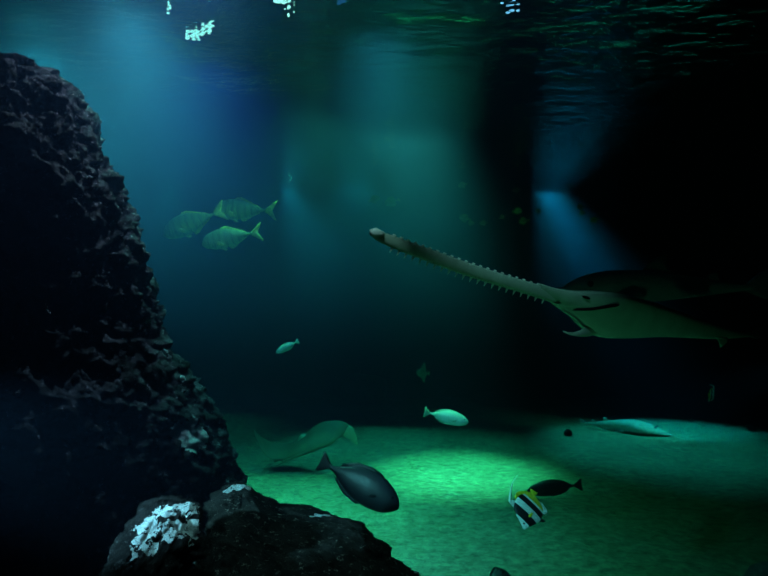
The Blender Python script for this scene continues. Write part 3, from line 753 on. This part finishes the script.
# ------------------------------------------------------------------ lights
def spot(name, pos, target, power, color, size, blend=1.0, radius=0.05):
    l = bpy.data.lights.new(name, 'SPOT'); l.energy = power; l.color = color; l.spot_size = math.radians(size); l.spot_blend = blend
    l.shadow_soft_size = radius
    o = bpy.data.objects.new(name, l); COL.objects.link(o); o.location = pos
    dv = Vector(target) - Vector(pos); o.rotation_euler = dv.to_track_quat('-Z', 'Y').to_euler()
    return o
def entry(px, py):
    """where the sight line meets the water surface"""
    a = P(px, py, 1.0) - Vector((0, 0, CAM_Z)); t = (SURF_Z - CAM_Z) / a.z
    return Vector((a.x * t, t, SURF_Z))
def beam(name, px, py, dirv, power, color, size, back=2.0, blend=0.6, radius=0.05):
    e = entry(px, py); dv = Vector(dirv).normalized()
    return spot(name, e - dv * back, e + dv, power, color, size, blend, radius)
# name, kind, args, power, colour
LAMPS = [
    ('lamp_green_core', (-0.25, 6.8, 7.5), (0.80, 7.3, 0), 18, 0.25, 43000, (0.55, 1.0, 0.66)),
    ('lamp_green_wide', (0.05, 6.8, 4.4), (0.5, 6.5, 0), 80, 0.08, 470, (0.5, 1.0, 0.45)),
    ('lamp_green_left', (-0.5, 6.5, 4.5), (-0.95, 6.0, 0), 46, 0.5, 3300, (0.4, 1.0, 0.45)),
    ('blue_light', (-1.25, 4.7, 4.1), (-1.25, 6.2, 0), 80, 0.25, 1250, (0.2, 0.28, 1.0)),
    ('lamp_blue_back', (-1.15, 6.2, 4.0), (-1.15, 6.3, 0), 90, 0.15, 35, (0.3, 0.8, 1.0)),
    ('lamp_teal_corner', (-1.55, 4.15, 3.85), (-1.55, 5.6, 0), 84, 0.25, 850, (0.37, 0.92, 1.0)),
    ('lamp_surface_left', (-1.5, 3.82, 3.74), (-1.5, 4.4, 0), 94, 0.3, 1250, (0.5, 1.0, 0.95)),
    ('lamp_surface_corner', (-2.1, 4.0, 3.78), (-2.1, 4.1, 0), 94, 0.2, 420, (0.3, 1.0, 0.85)),
    ('lamp_teal_left', (-2.4, 4.5, 3.9), (-2.4, 6.0, 0), 80, 0.2, 1100, (0.23, 1.0, 0.96)),
    ('fill_guitarfish', (5.4, 7.6, 1.4), (3.5, 9.5, 0.1), 26, 0.05, 1600, (0.6, 0.85, 1.0)),  # added unseen spot out of frame, brightens the guitarfish's near side
    ('lamp_teal_centre', (-0.02, 4.25, 3.85), (-0.02, 5.2, 0), 66, 0.25, 800, (0.30, 0.98, 0.95)),
]
BEAMS = [
    ('lamp_beam_right', (548, 192), (0.70, -0.35, -1.5), 25, 0.8, 17000, (0.03, 0.50, 1.0)),
    ('lamp_beam_sand', (548, 192), (0.95, -1.9, -3.63), 44, 0.7, 8000, (0.24, 0.66, 1.0)),
    ('lamp_beam_left', (170, 190), (0.02, -0.25, -1), 60, 0.35, 700, (0.2, 1.0, 0.9)),
    ('lamp_beam_middle', (288, 188), (0.5, -0.55, -1), 50, 0.3, 2500, (0.25, 0.85, 1.0)),
    ('lamp_beam_centre', (357, 182), (0.10, -0.7, -1), 80, 0.4, 1150, (0.22, 0.94, 1.0)),
]
for nm, pos, tg, size, rad, pw, colr in LAMPS:
    spot(nm, pos, tg, pw, colr, size, 1.0, rad)
for nm, (px, py), dv, size, back, pw, colr in BEAMS:
    beam(nm, px, py, dv, pw, colr, size, back, 1.0, 0.06)
spot('lamp_rock', (-1.5, 1.05, 1.8), (-0.65, 2.05, 1.34), 850, (0.62, 0.80, 1.0), 30, 0.8, 0.03)
spot('fill_mound', (-0.1, 0.9, 2.9), P(275, 550, 2.1), 150, (0.95, 0.9, 0.9), 32, 1.0, 0.05)  # added spot, keeps the reef mound from going dark
spot('lamp_pillar', (-0.75, 4.0, 4.7), P(85, 130, 3.0), 1300, (1.0, 0.60, 0.85), 44, 1.0, 0.1)
spot('fill_uplight', (0.6, 1.6, 0.1), P(600, 305, 2.9), 42, (0.36, 1.0, 0.55), 80, 1.0, 0.15)  # added fill from below for the sawfish belly, no visible source
spot('fill_front', (0.35, 1.3, 4.6), (0.55, 3.4, 0.8), 240, (0.75, 0.85, 1.0), 22, 1.0, 0.05)  # added fill from the camera side, mainly for the bannerfish
spot('fill_pale_fish', (0.35, 5.0, 1.5), P(449, 418, 6.5), 120, (0.5, 0.9, 1.0), 16, 0.8, 0.05)  # added underwater spot that brightens the pale unicornfish
spot('fill_saw_tip', (-0.05, 1.0, 4.0), P(377, 234, 2.17), 150, (0.9, 0.9, 1.0), 7, 1.0, 0.02)  # added narrow spot to whiten the end of the saw
spot('fill_far_bannerfish', (5.3, 6.3, 1.4), P(712, 395, 7.6), 45, (0.7, 0.8, 1.0), 14, 1.0, 0.03)  # added spot outside the view, lifts the distant bannerfish from the dark
spot('fill_saw', (0.05, 2.45, 5.0), P(440, 252, 2.37), 40, (0.7, 0.9, 0.9), 26, 0.8, 0.05)  # added overhead spot for the saw's upper edge
spot('fill_tang', (1.5, 7.4, 4.8), (1.6, 9.0, 3.3), 40, (0.8, 1.0, 0.6), 50, 1.0, 0.05)  # added weak spot so the yellow tangs show up
spot('fill_trevally', (-1.5, 5.6, 4.2), P(210, 225, 6.6), 210, (0.6, 1.0, 0.6), 34, 1.0, 0.05)  # added spot to brighten the trevally trio

# ------------------------------------------------------------------ world, camera, view
w = bpy.data.worlds.new('world'); sc.world = w; w.use_nodes = True
w.node_tree.nodes['Background'].inputs[0].default_value = (0, 0, 0, 1); w.node_tree.nodes['Background'].inputs[1].default_value = 0
cam = bpy.data.cameras.new('camera'); co = bpy.data.objects.new('camera', cam); COL.objects.link(co)
cam.sensor_width = 36; cam.lens = 36 * F / 768; cam.clip_start = 0.02; cam.clip_end = 100
co.location = (0, 0, CAM_Z); co.rotation_euler = (math.pi / 2 + PITCH, 0, 0)
sc.camera = co
sc.view_settings.view_transform = 'Standard'; sc.view_settings.look = 'None'
sc.view_settings.gamma = 1; sc.view_settings.use_curve_mapping = False; sc.view_settings.exposure = 0.0
cy = sc.cycles
cy.use_denoising = True
cy.max_bounces = 8; cy.diffuse_bounces = 2; cy.glossy_bounces = 2; cy.transparent_max_bounces = 8; cy.volume_bounces = 0
cy.sample_clamp_indirect = 2.0
cy.volume_step_rate = 0.5; cy.volume_max_steps = 256
